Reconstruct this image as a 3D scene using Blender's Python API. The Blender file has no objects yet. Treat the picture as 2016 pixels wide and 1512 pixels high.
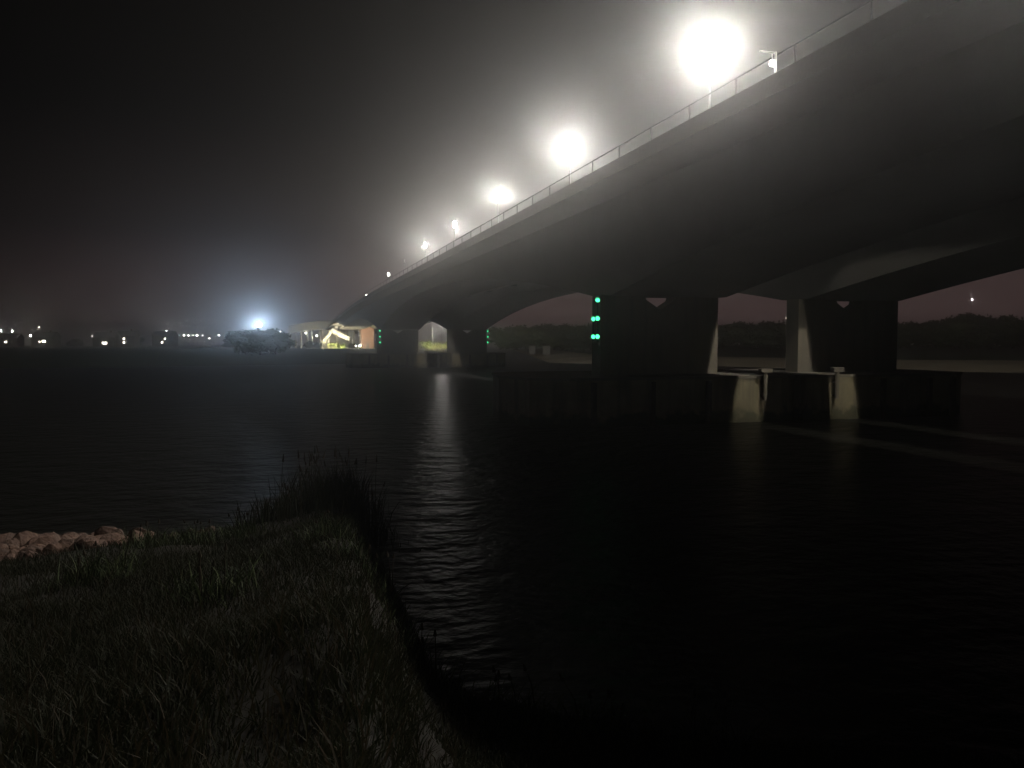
import bpy, bmesh, math, random
import numpy as np
from mathutils import Vector, Matrix

random.seed(7); RNG = np.random.default_rng(7)
S = bpy.context.scene
COL = S.collection

# ------------------------------------------------------------------ camera
CAM = Vector((0.0, 0.0, 6.0)); FPX = 1540.0
YAW = math.radians(16.73); PITCH = math.radians(2.97)
cam_d = bpy.data.cameras.new('camera'); cam = bpy.data.objects.new('camera', cam_d); COL.objects.link(cam)
cam_d.sensor_width = 36.0; cam_d.lens = 36.0*FPX/2016.0
cam_d.clip_start = 0.1; cam_d.clip_end = 6000
cam.location = CAM
cam.rotation_euler = (math.pi/2-PITCH, 0, -YAW)
S.camera = cam

# ------------------------------------------------------------------ night sky
W = bpy.data.worlds.new('World'); S.world = W; W.use_nodes = True
nt = W.node_tree; nt.nodes.clear()
n_out = nt.nodes.new('ShaderNodeOutputWorld'); n_bg = nt.nodes.new('ShaderNodeBackground')
sky = nt.nodes.new('ShaderNodeTexSky'); sky.sky_type = 'NISHITA'; sky.sun_disc = False
sky.sun_elevation = math.radians(-6); sky.sun_rotation = math.radians(200)
sc_ = nt.nodes.new('ShaderNodeVectorMath'); sc_.operation = 'SCALE'; sc_.inputs[3].default_value = 0.003
add_ = nt.nodes.new('ShaderNodeVectorMath'); add_.operation = 'ADD'
tc = nt.nodes.new('ShaderNodeTexCoord'); sep = nt.nodes.new('ShaderNodeSeparateXYZ')
ramp = nt.nodes.new('ShaderNodeValToRGB')           # town light on the low cloud: a dome of glow over the town behind the bridge
ramp.color_ramp.elements[0].position = 0.0; ramp.color_ramp.elements[0].color = (0.145, 0.092, 0.088, 1)
ramp.color_ramp.elements[1].position = 0.7; ramp.color_ramp.elements[1].color = (0.0008, 0.0006, 0.0007, 1)
for pos_, c_ in ((0.05, (0.065,0.042,0.040,1)), (0.13, (0.016,0.0108,0.0104,1)), (0.26, (0.0022,0.0016,0.0016,1))):
    e = ramp.color_ramp.elements.new(pos_); e.color = c_
dotn = nt.nodes.new('ShaderNodeVectorMath'); dotn.operation = 'DOT_PRODUCT'; dotn.inputs[1].default_value = (0.45, 0.893, 0.0)
mrn = nt.nodes.new('ShaderNodeMapRange'); mrn.interpolation_type = 'SMOOTHSTEP'
mrn.inputs[1].default_value = 0.6; mrn.inputs[2].default_value = 1.0; mrn.inputs[3].default_value = 0.02; mrn.inputs[4].default_value = 1.0
gl = nt.nodes.new('ShaderNodeVectorMath'); gl.operation = 'SCALE'
nt.links.new(tc.outputs['Generated'], sep.inputs[0]); nt.links.new(sep.outputs[2], ramp.inputs[0])
nt.links.new(tc.outputs['Generated'], dotn.inputs[0]); nt.links.new(dotn.outputs['Value'], mrn.inputs[0])
nt.links.new(ramp.outputs[0], gl.inputs[0]); nt.links.new(mrn.outputs[0], gl.inputs[3])
nt.links.new(sky.outputs[0], sc_.inputs[0]); nt.links.new(sc_.outputs[0], add_.inputs[0])
nt.links.new(gl.outputs[0], add_.inputs[1]); nt.links.new(add_.outputs[0], n_bg.inputs[0])
n_bg.inputs[1].default_value = 1.2
nt.links.new(n_bg.outputs[0], n_out.inputs[0])

S.view_settings.view_transform = 'Standard'; S.view_settings.look = 'None'
S.view_settings.exposure = 0.0; S.view_settings.gamma = 1.0
S.render.engine = 'CYCLES'
cy = S.cycles
cy.use_denoising = True
cy.max_bounces = 3; cy.diffuse_bounces = 1; cy.glossy_bounces = 2; cy.volume_bounces = 0; cy.transparent_max_bounces = 8
cy.sample_clamp_indirect = 3.0; cy.sample_clamp_direct = 0.0
cy.caustics_reflective = True; cy.caustics_refractive = False
cy.use_adaptive_sampling = False
cy.use_light_tree = False
try:
    cy.volume_step_rate = 1.0
except Exception: pass

LAMP_L = 3500.0          # radiance of the bridge lanterns
HAZE_D, HAZE_G = 0.0020, 0.91
WATER = 0.55

# ------------------------------------------------------------------ helpers
_f = Vector((math.sin(YAW), math.cos(YAW), 0)); _r = Vector((math.cos(YAW), -math.sin(YAW), 0)); _z = Vector((0,0,1))
_fw = _f*math.cos(PITCH)-_z*math.sin(PITCH); _up = _z*math.cos(PITCH)+_f*math.sin(PITCH)
def ray(px, py): return _fw + _r*((px-1008)/FPX) + _up*((756-py)/FPX)
def at(px, py, depth):
    d = ray(px, py); return CAM + d*(depth/d.dot(_f))
def onplane(px, py, z):
    d = ray(px, py); return CAM + d*((z-CAM.z)/d.z)

def mat(name, color, rough=0.8, noise=None, col2=None, bump=0.0, bscale=8.0, metal=0.0, spec=0.4, stain=None, island=None, trans=0.4):
    m = bpy.data.materials.new(name); m.use_nodes = True
    t = m.node_tree; b = t.nodes['Principled BSDF']
    b.inputs['Base Color'].default_value = (*color, 1); b.inputs['Roughness'].default_value = rough
    b.inputs['Metallic'].default_value = metal; b.inputs['Specular IOR Level'].default_value = spec
    geo = t.nodes.new('ShaderNodeNewGeometry')
    last = None
    if noise:
        nz = t.nodes.new('ShaderNodeTexNoise'); nz.inputs['Scale'].default_value = noise; nz.inputs['Detail'].default_value = 6
        nz.inputs['Roughness'].default_value = 0.65
        t.links.new(geo.outputs['Position'], nz.inputs['Vector'])
        mx = t.nodes.new('ShaderNodeMix'); mx.data_type = 'RGBA'
        mx.inputs[6].default_value = (*color, 1); mx.inputs[7].default_value = (*(col2 or [c*0.55 for c in color]), 1)
        mr = t.nodes.new('ShaderNodeMapRange'); mr.inputs[1].default_value = 0.35; mr.inputs[2].default_value = 0.68
        t.links.new(nz.outputs[0], mr.inputs[0]); t.links.new(mr.outputs[0], mx.inputs[0])
        last = mx.outputs[2]
    if stain:       # vertical run-off streaks
        mp = t.nodes.new('ShaderNodeMapping'); mp.inputs['Scale'].default_value = (1.1, 1.1, 0.10)
        n2 = t.nodes.new('ShaderNodeTexNoise'); n2.inputs['Scale'].default_value = 1.6; n2.inputs['Detail'].default_value = 5
        t.links.new(geo.outputs['Position'], mp.inputs[0]); t.links.new(mp.outputs[0], n2.inputs['Vector'])
        mr = t.nodes.new('ShaderNodeMapRange'); mr.inputs[1].default_value = 0.48; mr.inputs[2].default_value = 0.72; mr.inputs[4].default_value = 0.75
        t.links.new(n2.outputs[0], mr.inputs[0])
        mx = t.nodes.new('ShaderNodeMix'); mx.data_type = 'RGBA'; mx.inputs[7].default_value = (*stain, 1)
        t.links.new(mr.outputs[0], mx.inputs[0])
        if last: t.links.new(last, mx.inputs[6])
        else: mx.inputs[6].default_value = (*color, 1)
        last = mx.outputs[2]
    if island:
        mx = t.nodes.new('ShaderNodeMix'); mx.data_type = 'RGBA'
        mx.inputs[6].default_value = (*color, 1); mx.inputs[7].default_value = (*island, 1)
        t.links.new(geo.outputs['Random Per Island'], mx.inputs[0]); last = mx.outputs[2]
    if last: t.links.new(last, b.inputs['Base Color'])
    if island and trans:      # leaves let light through
        tr = t.nodes.new('ShaderNodeBsdfTranslucent'); t.links.new(last, tr.inputs[0]); ms = t.nodes.new('ShaderNodeMixShader'); ms.inputs[0].default_value = trans
        t.links.new(b.outputs[0], ms.inputs[1]); t.links.new(tr.outputs[0], ms.inputs[2]); t.links.new(ms.outputs[0], t.nodes['Material Output'].inputs[0])
    if bump:
        nb = t.nodes.new('ShaderNodeTexNoise'); nb.inputs['Scale'].default_value = bscale; nb.inputs['Detail'].default_value = 6
        t.links.new(geo.outputs['Position'], nb.inputs['Vector'])
        bp = t.nodes.new('ShaderNodeBump'); bp.inputs['Strength'].default_value = bump; bp.inputs['Distance'].default_value = 0.05
        t.links.new(nb.outputs[0], bp.inputs['Height']); t.links.new(bp.outputs[0], b.inputs['Normal'])
    return m
def emat(name, color, strength, sample=True):
    m = bpy.data.materials.new(name); m.use_nodes = True
    t = m.node_tree; t.nodes.clear()
    o = t.nodes.new('ShaderNodeOutputMaterial'); em = t.nodes.new('ShaderNodeEmission')
    em.inputs[0].default_value = (*color, 1); em.inputs[1].default_value = strength
    t.links.new(em.outputs[0], o.inputs[0])
    m.cycles.emission_sampling = 'FRONT' if sample else 'NONE'
    return m

M = dict(
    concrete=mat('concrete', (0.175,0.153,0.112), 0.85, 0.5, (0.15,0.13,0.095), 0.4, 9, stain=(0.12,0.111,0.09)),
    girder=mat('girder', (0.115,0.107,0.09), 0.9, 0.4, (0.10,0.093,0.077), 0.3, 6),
    concrete_wet=mat('concrete_wet', (0.26,0.22,0.13), 0.8, 0.7, (0.18,0.15,0.085), 0.5, 7, stain=(0.10,0.09,0.06)),
    concrete_pale=mat('concrete_pale', (0.47,0.45,0.40), 0.8, 0.8, (0.34,0.32,0.28), 0.2, 9),
    asphalt=mat('asphalt', (0.05,0.05,0.05), 0.9, 3.0, (0.035,0.035,0.035)),
    steel=mat('steel', (0.33,0.34,0.34), 0.45, 2.0, (0.24,0.25,0.25), metal=0.7),
    dark_steel=mat('dark_steel', (0.06,0.065,0.065), 0.5, 3.0, (0.03,0.03,0.03), metal=0.5),
    white_paint=mat('white_paint', (0.72,0.72,0.68), 0.55, 4.0, (0.6,0.6,0.56)),
    timber=mat('timber', (0.12,0.085,0.06), 0.85, 3.0, (0.06,0.045,0.035), 0.4, 12),
    brick=mat('brick', (0.24,0.13,0.085), 0.85, 0.8, (0.17,0.09,0.06)),
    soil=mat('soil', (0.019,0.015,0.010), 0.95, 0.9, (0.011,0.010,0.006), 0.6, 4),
    turf=mat('turf', (0.05,0.065,0.022), 0.95, 0.35, (0.075,0.07,0.03), 0.5, 3),
    sand=mat('sand', (0.55,0.47,0.33), 0.95, 0.06, (0.36,0.30,0.2), 0.3, 3),
    stone=mat('stone', (0.22,0.135,0.10), 0.9, 2.5, (0.065,0.042,0.034), 1.0, 7),
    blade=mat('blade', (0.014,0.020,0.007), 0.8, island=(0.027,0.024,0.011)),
    dry_blade=mat('dry_blade', (0.05,0.035,0.02), 0.8, island=(0.022,0.024,0.01)),
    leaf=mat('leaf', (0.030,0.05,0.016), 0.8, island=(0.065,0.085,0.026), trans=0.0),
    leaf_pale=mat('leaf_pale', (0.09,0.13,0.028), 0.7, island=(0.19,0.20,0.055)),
    bark=mat('bark', (0.07,0.052,0.038), 0.9, 5.0, (0.04,0.03,0.022), 0.5, 15),
    roof=mat('roof', (0.09,0.05,0.04), 0.85, 1.5, (0.06,0.035,0.03)),
    plaster=mat('plaster', (0.15,0.11,0.085), 0.85, 0.5, (0.11,0.08,0.065)),
    housing=mat('housing', (0.10,0.10,0.10), 0.5, 6.0, (0.07,0.07,0.07)),
)
t = M['concrete_wet'].node_tree; b = t.nodes['Principled BSDF']         # weed-covered band at the waterline
src = b.inputs['Base Color'].links[0].from_socket
geo = t.nodes.new('ShaderNodeNewGeometry'); sp = t.nodes.new('ShaderNodeSeparateXYZ'); nz = t.nodes.new('ShaderNodeTexNoise'); nz.inputs['Scale'].default_value = 1.3; nz.inputs['Detail'].default_value = 5
t.links.new(geo.outputs['Position'], sp.inputs[0]); t.links.new(geo.outputs['Position'], nz.inputs['Vector'])
ma = t.nodes.new('ShaderNodeMath'); ma.operation = 'MULTIPLY_ADD'; ma.inputs[1].default_value = -2.6; t.links.new(nz.outputs[0], ma.inputs[0]); t.links.new(sp.outputs[2], ma.inputs[2])
mr = t.nodes.new('ShaderNodeMapRange'); mr.inputs[1].default_value = -0.3; mr.inputs[2].default_value = 0.25; mr.inputs[3].default_value = 0.85; mr.inputs[4].default_value = 0.0
t.links.new(ma.outputs[0], mr.inputs[0])
mx = t.nodes.new('ShaderNodeMix'); mx.data_type = 'RGBA'; mx.inputs[7].default_value = (0.045,0.045,0.022,1)
t.links.new(mr.outputs[0], mx.inputs[0]); t.links.new(src, mx.inputs[6]); t.links.new(mx.outputs[2], b.inputs['Base Color'])
E = dict(
    dim=emat('dim_glow', (1.0,0.93,0.82), 55, False),
    green=emat('green_glow', (0.07,1.0,0.37), 3.2),
    blue=emat('blue_flood_glow', (0.56,0.77,1.0), 1600),
    bracket=emat('bracket_glow', (1.0,0.94,0.88), 60),
    flood=emat('ground_flood_glow', (1.0,0.93,0.72), 620),
    wall=emat('viaduct_lamp_glow', (1.0,0.9,0.78), 130),
    street=emat('far_street_glow', (1.0,0.97,0.9), 1800),
    town=emat('town_glow', (1.0,0.96,0.9), 95, False),
    town_dim=emat('town_dim_glow', (1.0,0.88,0.74), 45, False),
    red=emat('mast_glow', (1.0,0.86,0.86), 22, False),
    window=emat('window_glow', (1.0,0.9,0.74), 22, False),
)

def finish(name, bm, m, parent=None, smooth=False):
    me = bpy.data.meshes.new(name); bmesh.ops.recalc_face_normals(bm, faces=bm.faces[:]); bm.to_mesh(me); bm.free()
    if m is not None: me.materials.append(m)
    if smooth:
        for p in me.polygons: p.use_smooth = True
    o = bpy.data.objects.new(name, me); COL.objects.link(o)
    if parent is not None: o.parent = parent
    return o
def tag(o, label=None, cat=None, group=None, kind=None):
    if label: o['label'] = label
    if cat: o['category'] = cat
    if group: o['group'] = group
    if kind: o['kind'] = kind
    return o
def empty(name, loc=(0,0,0), rz=0.0, label=None, cat=None, group=None):
    o = bpy.data.objects.new(name, None); COL.objects.link(o); o.location = loc; o.rotation_euler = (0,0,rz)
    o.empty_display_size = 0.2
    return tag(o, label, cat, group)
def copy_tree(o, parent=None):
    c = o.copy(); COL.objects.link(c); c.parent = parent
    for ch in list(o.children): copy_tree(ch, c)
    return c
def box(bm, x0, x1, y0, y1, z0, z1, bev=0.0):
    r = bmesh.ops.create_cube(bm, size=1.0)
    vs = r['verts']
    bmesh.ops.scale(bm, vec=(x1-x0, y1-y0, z1-z0), verts=vs)
    bmesh.ops.translate(bm, vec=((x0+x1)/2, (y0+y1)/2, (z0+z1)/2), verts=vs)
    if bev:
        es = list({e for v in vs for e in v.link_edges})
        bmesh.ops.bevel(bm, geom=es, offset=bev, segments=2, affect='EDGES', profile=0.5)
def tube(bm, p, q, r0, r1=None, n=8, cap=True):
    p = Vector(p); q = Vector(q); r1 = r0 if r1 is None else r1
    d = (q-p).normalized(); a = d.cross(Vector((0,0,1)) if abs(d.z) < 0.95 else Vector((1,0,0))).normalized(); b = d.cross(a)
    A = [bm.verts.new(p+(a*math.cos(2*math.pi*i/n)+b*math.sin(2*math.pi*i/n))*r0) for i in range(n)]
    B = [bm.verts.new(q+(a*math.cos(2*math.pi*i/n)+b*math.sin(2*math.pi*i/n))*r1) for i in range(n)]
    for i in range(n): bm.faces.new((A[i], A[(i+1)%n], B[(i+1)%n], B[i]))
    if cap:
        bm.faces.new(A[::-1]); bm.faces.new(B)
def prism(bm, pts, axis, a0, a1):
    """polygon pts extruded along axis: 'y' -> pts are (x,z); 'z' -> pts are (x,y)"""
    def v(p, a): return (p[0], a, p[1]) if axis == 'y' else ((p[0], p[1], a) if axis == 'z' else (a, p[0], p[1]))
    A = [bm.verts.new(v(p, a0)) for p in pts]; B = [bm.verts.new(v(p, a1)) for p in pts]
    n = len(pts)
    for i in range(n): bm.faces.new((A[i], A[(i+1)%n], B[(i+1)%n], B[i]))
    bm.faces.new(A[::-1]); bm.faces.new(B)
def loft(bm, sections, closed=True):
    rows = [[bm.verts.new(p) for p in s] for s in sections]
    n = len(rows[0])
    for a, b in zip(rows, rows[1:]):
        for i in range(n if closed else n-1): bm.faces.new((a[i], a[(i+1)%n], b[(i+1)%n], b[i]))
    if closed:
        bm.faces.new(rows[0][::-1]); bm.faces.new(rows[-1])
def ico(bm, loc, r, sub=1, sc=(1,1,1)):
    q = bmesh.ops.create_icosphere(bm, subdivisions=sub, radius=r)
    bmesh.ops.scale(bm, vec=sc, verts=q['verts']); bmesh.ops.translate(bm, vec=loc, verts=q['verts'])
    return q['verts']

# ------------------------------------------------------------------ water
bm = bmesh.new()
xs = [-1180,-300,-80,0,40,120,400,1180]; ys = [-130,-30,0,40,120,300,700,1480]
grid = [[bm.verts.new((x,y,WATER)) for x in xs] for y in ys]
for j in range(len(ys)-1):
    for i in range(len(xs)-1): bm.faces.new((grid[j][i],grid[j][i+1],grid[j+1][i+1],grid[j+1][i]))
mw = bpy.data.materials.new('river_water'); mw.use_nodes = True
t = mw.node_tree; b = t.nodes['Principled BSDF']
b.inputs['Base Color'].default_value = (0.010,0.010,0.008,1); b.inputs['Roughness'].default_value = 0.32; b.inputs['IOR'].default_value = 1.33; b.inputs['Specular IOR Level'].default_value = 0.15
geo = t.nodes.new('ShaderNodeNewGeometry')
def wave(scale, det, vec):
    mp = t.nodes.new('ShaderNodeMapping'); mp.inputs['Scale'].default_value = vec; mp.inputs['Rotation'].default_value = (0,0,math.radians(18))
    nz = t.nodes.new('ShaderNodeTexNoise'); nz.inputs['Scale'].default_value = scale; nz.inputs['Detail'].default_value = det
    t.links.new(geo.outputs['Position'], mp.inputs[0]); t.links.new(mp.outputs[0], nz.inputs['Vector']); return nz
w1 = wave(0.8, 4, (0.8,1.15,1)); w2 = wave(3.0, 3, (0.9,1.1,1))
ad = t.nodes.new('ShaderNodeMath'); ad.operation = 'MULTIPLY_ADD'; ad.inputs[1].default_value = 0.22
t.links.new(w2.outputs[0], ad.inputs[0]); t.links.new(w1.outputs[0], ad.inputs[2])
bp = t.nodes.new('ShaderNodeBump'); bp.inputs['Strength'].default_value = 0.9; bp.inputs['Distance'].default_value = 0.26
t.links.new(ad.outputs[0], bp.inputs['Height']); t.links.new(bp.outputs[0], b.inputs['Normal'])
tag(finish('river_water', bm, mw), kind='structure')

# ------------------------------------------------------------------ far banks (lofted along their shorelines)
def bank(name, pts, dirs, prof, m, jitter=0.25):
    bm = bmesh.new(); secs = []
    for (x, y), (dx, dy) in zip(pts, dirs):
        row = []
        for off, z in prof:
            j = random.uniform(-jitter, jitter) if 0 < off < 200 else 0
            row.append((x+dx*off+j*2, y+dy*off+j*2, z+(j*0.4 if z > 1 else 0)))
        secs.append(row)
    loft(bm, secs, closed=False)
    return tag(finish(name, bm, m, smooth=True), kind='structure')
def resample(p, step):
    out = []
    for a, b in zip(p, p[1:]):
        n = max(1, int((Vector(b)-Vector(a)).length/step))
        out += [tuple(Vector(a).lerp(Vector(b), i/n)) for i in range(n)]
    return out+[p[-1]]
fb = resample([(-1150,120),(-500,150),(-200,178),(-60,196),(0,208),(40,218),(58,232),(66,300),(90,520),(110,700)], 9)
fdir = []
for x, y in fb:
    k = min(1, max(0, (x-40)/30)); fdir.append((-0.75*k, 1.0-0.3*k))
bank('far_bank', fb, fdir, [(-4,-0.6),(0,WATER),(3,1.3),(9,2.6),(20,3.7),(45,4.1),(120,4.1),(320,4.0),(760,4.0)], M['turf'])
rp = [onplane(1012,690,WATER), onplane(1040,699,WATER), onplane(1082,714,WATER), onplane(1180,716.5,WATER), onplane(1450,722,WATER), onplane(1800,731,WATER), onplane(2100,735,WATER)]
rp = [(p.x, p.y) for p in rp] + [(420, 60), (1100, -40)]
rp = resample(rp, 9)
rdir = [(0.75, 0.66) if x < 300 else (0.2, 0.98) for x, y in rp]
bank('right_bank', rp, rdir, [(-5,-0.7),(0,WATER),(6,1.0),(16,1.7),(34,2.2)], M['sand'], 0.15)
bank('right_bank_land', rp, rdir, [(33,2.0),(37,2.3),(60,3.0),(90,4.4),(160,5.0),(500,5.0)], M['turf'])

# ------------------------------------------------------------------ near bank: slope with grass
shore_px = [(-420,1105),(-150,1098),(0,1087),(220,1062),(430,1046),(540,1017),(650,980),(705,990),(735,1080),(795,1205),(850,1325),(950,1385),(1100,1425),(1400,1468),(2016,1505),(2500,1530)]
SH = [onplane(px, py, WATER) for px, py in shore_px]
SH2 = np.array([(p.x, p.y) for p in SH])
poly = np.vstack([SH2, [(70,-60),(-110,-60),(-110,SH2[0][1]-6)]])
def shore_dist(P):
    """signed distance of points Nx2 to the shoreline, positive inland"""
    d = np.full(len(P), 1e9)
    for a, b in zip(SH2, SH2[1:]):
        ab = b-a; tt = np.clip(((P-a)@ab)/(ab@ab), 0, 1)
        d = np.minimum(d, np.linalg.norm(P-(a+tt[:,None]*ab), axis=1))
    ins = np.zeros(len(P), bool); n = len(poly); j = n-1
    for i in range(n):
        xi, yi = poly[i]; xj, yj = poly[j]
        c = ((yi > P[:,1]) != (yj > P[:,1])) & (P[:,0] < (xj-xi)*(P[:,1]-yi)/(yj-yi+1e-12)+xi)
        ins ^= c; j = i
    return np.where(ins, d, -d)
def vnoise(P, s, seed):
    r = np.random.default_rng(seed); T = r.random((64,64)); Q = P/s; i = np.floor(Q).astype(int); f = Q-i; f = f*f*(3-2*f)
    g = lambda a, b: T[(i[:,0]+a)%64, (i[:,1]+b)%64]
    return (g(0,0)*(1-f[:,0])+g(1,0)*f[:,0])*(1-f[:,1])+(g(0,1)*(1-f[:,0])+g(1,1)*f[:,0])*f[:,1]
_az = np.arctan2(SH2[:,0], SH2[:,1]); _rr = np.hypot(SH2[:,0], SH2[:,1]); _o = np.argsort(_az)
def ground_z(P):
    """an even slope from the crest at the camera's feet down to the waterline"""
    d = shore_dist(P); r = np.hypot(P[:,0], P[:,1]); az = np.arctan2(P[:,0], P[:,1])
    RR = np.interp(az, _az[_o], _rr[_o]); k = np.clip(1-r/RR, 0, 1)
    h = np.where(d > 0, WATER+3.85*np.where(P[:,1] < -1, 1.0, k)**1.05, WATER+d*0.5)
    h = h+np.where(d > 0, np.minimum(d/1.5,1), 0)*((vnoise(P,2.3,1)-0.5)*0.35+(vnoise(P,0.8,2)-0.5)*0.14)
    return h
gx = np.arange(-34, 30.01, 0.5); gy = np.arange(-12, 34.01, 0.5)
G = np.array([(x,y) for y in gy for x in gx]); gz = ground_z(G)
vs = [(G[k][0], G[k][1], gz[k]) for k in range(len(G))]; nx = len(gx)
keep = gz > -0.6
fs = []
for j in range(len(gy)-1):
    for i in range(nx-1):
        q = (j*nx+i, j*nx+i+1, (j+1)*nx+i+1, (j+1)*nx+i)
        if all(keep[k] for k in q): fs.append(q)
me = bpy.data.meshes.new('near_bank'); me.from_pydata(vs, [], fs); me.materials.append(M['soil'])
for p in me.polygons: p.use_smooth = True
near = bpy.data.objects.new('near_bank', me); COL.objects.link(near); tag(near, kind='structure')

# ------------------------------------------------------------------ the bridge
CX = 35.2
PIERS = [-76.6, 51.2, 179.0]                       # near face of the columns
PC = [p+0.75 for p in PIERS]+[306.8]
def drop(y): return 0.00017*max(0.0, y-150)**2
def zdeck(y): return 16.3-drop(y)                  # road level
def zsoff(y):
    if y > PC[2]:                                  # last span: haunch only at the river pier, shallow beyond
        s = max(0.0, 1-(y-PC[2])/63.9); s = max(0, s-0.03)/0.97
        k = min(1, max(0, (y-240)/60)); return 14.3+0.7*k-5.15*s*s-drop(y)
    for a, b_ in zip(PC, PC[1:]):
        if a <= y <= b_:
            s = (y-(a+b_)/2)/((b_-a)/2); s = max(0, abs(s)-0.03)/0.97
            return 14.3-5.15*s*s-drop(y)
    return 9.15-drop(y)
Y0, Y1 = -70.0, 322.0
YS = [Y0+(Y1-Y0)*i/130 for i in range(131)]
bridge = empty('road_bridge', (CX, 54, WATER), 0, 'long haunched concrete road bridge crossing the river, twin decks on wall piers', 'bridge')
B0 = Vector((CX, 54, WATER))
def bpart(name, bm, m, parent=None, smooth=False):
    """part of the bridge built in world coordinates"""
    o = finish(name, bm, m, bridge if parent is None else parent, smooth)
    o.matrix_parent_inverse = Matrix.Translation(-B0) if parent is None else Matrix.Identity(4)
    return o
for s in (-1, 1):
    def X(a): return CX+s*a
    bm = bmesh.new()
    i0, i1 = (3.6, 12.7) if s < 0 else (3.4, 12.1)
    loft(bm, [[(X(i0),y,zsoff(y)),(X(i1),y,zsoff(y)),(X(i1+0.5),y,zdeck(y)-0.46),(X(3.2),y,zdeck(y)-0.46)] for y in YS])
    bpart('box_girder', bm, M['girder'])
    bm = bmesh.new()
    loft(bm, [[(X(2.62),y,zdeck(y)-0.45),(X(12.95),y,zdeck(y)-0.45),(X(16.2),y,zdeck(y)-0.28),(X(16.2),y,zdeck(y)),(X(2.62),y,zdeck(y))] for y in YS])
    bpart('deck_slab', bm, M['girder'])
    bm = bmesh.new()
    loft(bm, [[(X(3.25),y,zdeck(y)+0.004),(X(15.4),y,zdeck(y)+0.004),(X(15.4),y,zdeck(y)+0.06),(X(3.25),y,zdeck(y)+0.06)] for y in YS])
    bpart('road_surface', bm, M['asphalt'])
    bm = bmesh.new()
    loft(bm, [[(X(15.95),y,zdeck(y)+0.005),(X(16.205),y,zdeck(y)+0.005),(X(16.205),y,zdeck(y)-0.55),(X(16.4),y,zdeck(y)-0.55),(X(16.4),y,zdeck(y)+0.25),(X(15.95),y,zdeck(y)+0.25)] for y in YS])
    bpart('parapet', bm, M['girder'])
    bm = bmesh.new()
    loft(bm, [[(X(2.72),y,zdeck(y)+0.004),(X(3.17),y,zdeck(y)+0.004),(X(3.02),y,zdeck(y)+0.8),(X(2.84),y,zdeck(y)+0.8)] for y in YS])
    bpart('median_barrier', bm, M['concrete_pale'])
    bm = bmesh.new()
    loft(bm, [[(X(16.12)+0.04*math.cos(a),y,zdeck(y)+1.06+0.04*math.sin(a)) for a in (0.78,2.36,3.93,5.5)] for y in YS])
    bpart('handrail', bm, M['dark_steel'])
post_me = None
for k in range(74):
    y = 14+k*4.0
    if post_me is None:
        bm = bmesh.new(); box(bm, -0.03,0.03,-0.03,0.03,0.0,0.8)
        o = finish('railing_post', bm, M['dark_steel']); post_me = o.data
    else:
        o = bpy.data.objects.new('railing_post', post_me); COL.objects.link(o)
    o.parent = bridge; o.location = Vector((CX-16.12, y, zdeck(y)+0.245))-B0
bm = bmesh.new()
loft(bm, [[(CX-1.4,y,zdeck(y)-0.9),(CX+1.4,y,zdeck(y)-0.9),(CX+1.4,y,zdeck(y)-0.15),(CX-1.4,y,zdeck(y)-0.15)] for y in YS])
bpart('median_walkway', bm, M['concrete'])
br_me = None
for k in range(17):
    y = 42.9+k*16.42-32.84
    if y > 300: break
    for s in (-1, 1):
        if br_me is None:
            bm = bmesh.new(); box(bm, 1.38, 3.3, -0.09, 0.09, -0.8, -0.5); o = finish('cross_bracket', bm, M['dark_steel']); br_me = o.data
        else:
            o = bpy.data.objects.new('cross_bracket', br_me); COL.objects.link(o)
        o.parent = bridge; o.location = Vector((CX, y, zdeck(y)))-B0; o.rotation_euler = (0,0,0 if s > 0 else math.pi)
for yf in PIERS[1:]:
    for s in (-1, 1):
        bm = bmesh.new(); box(bm, min(CX+s*1.41, CX+s*2.6), max(CX+s*1.41, CX+s*2.6), yf-9.3, yf+6.0, zdeck(yf)-0.4, zdeck(yf)-0.12); bpart('closing_slab', bm, M['concrete'])
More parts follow.
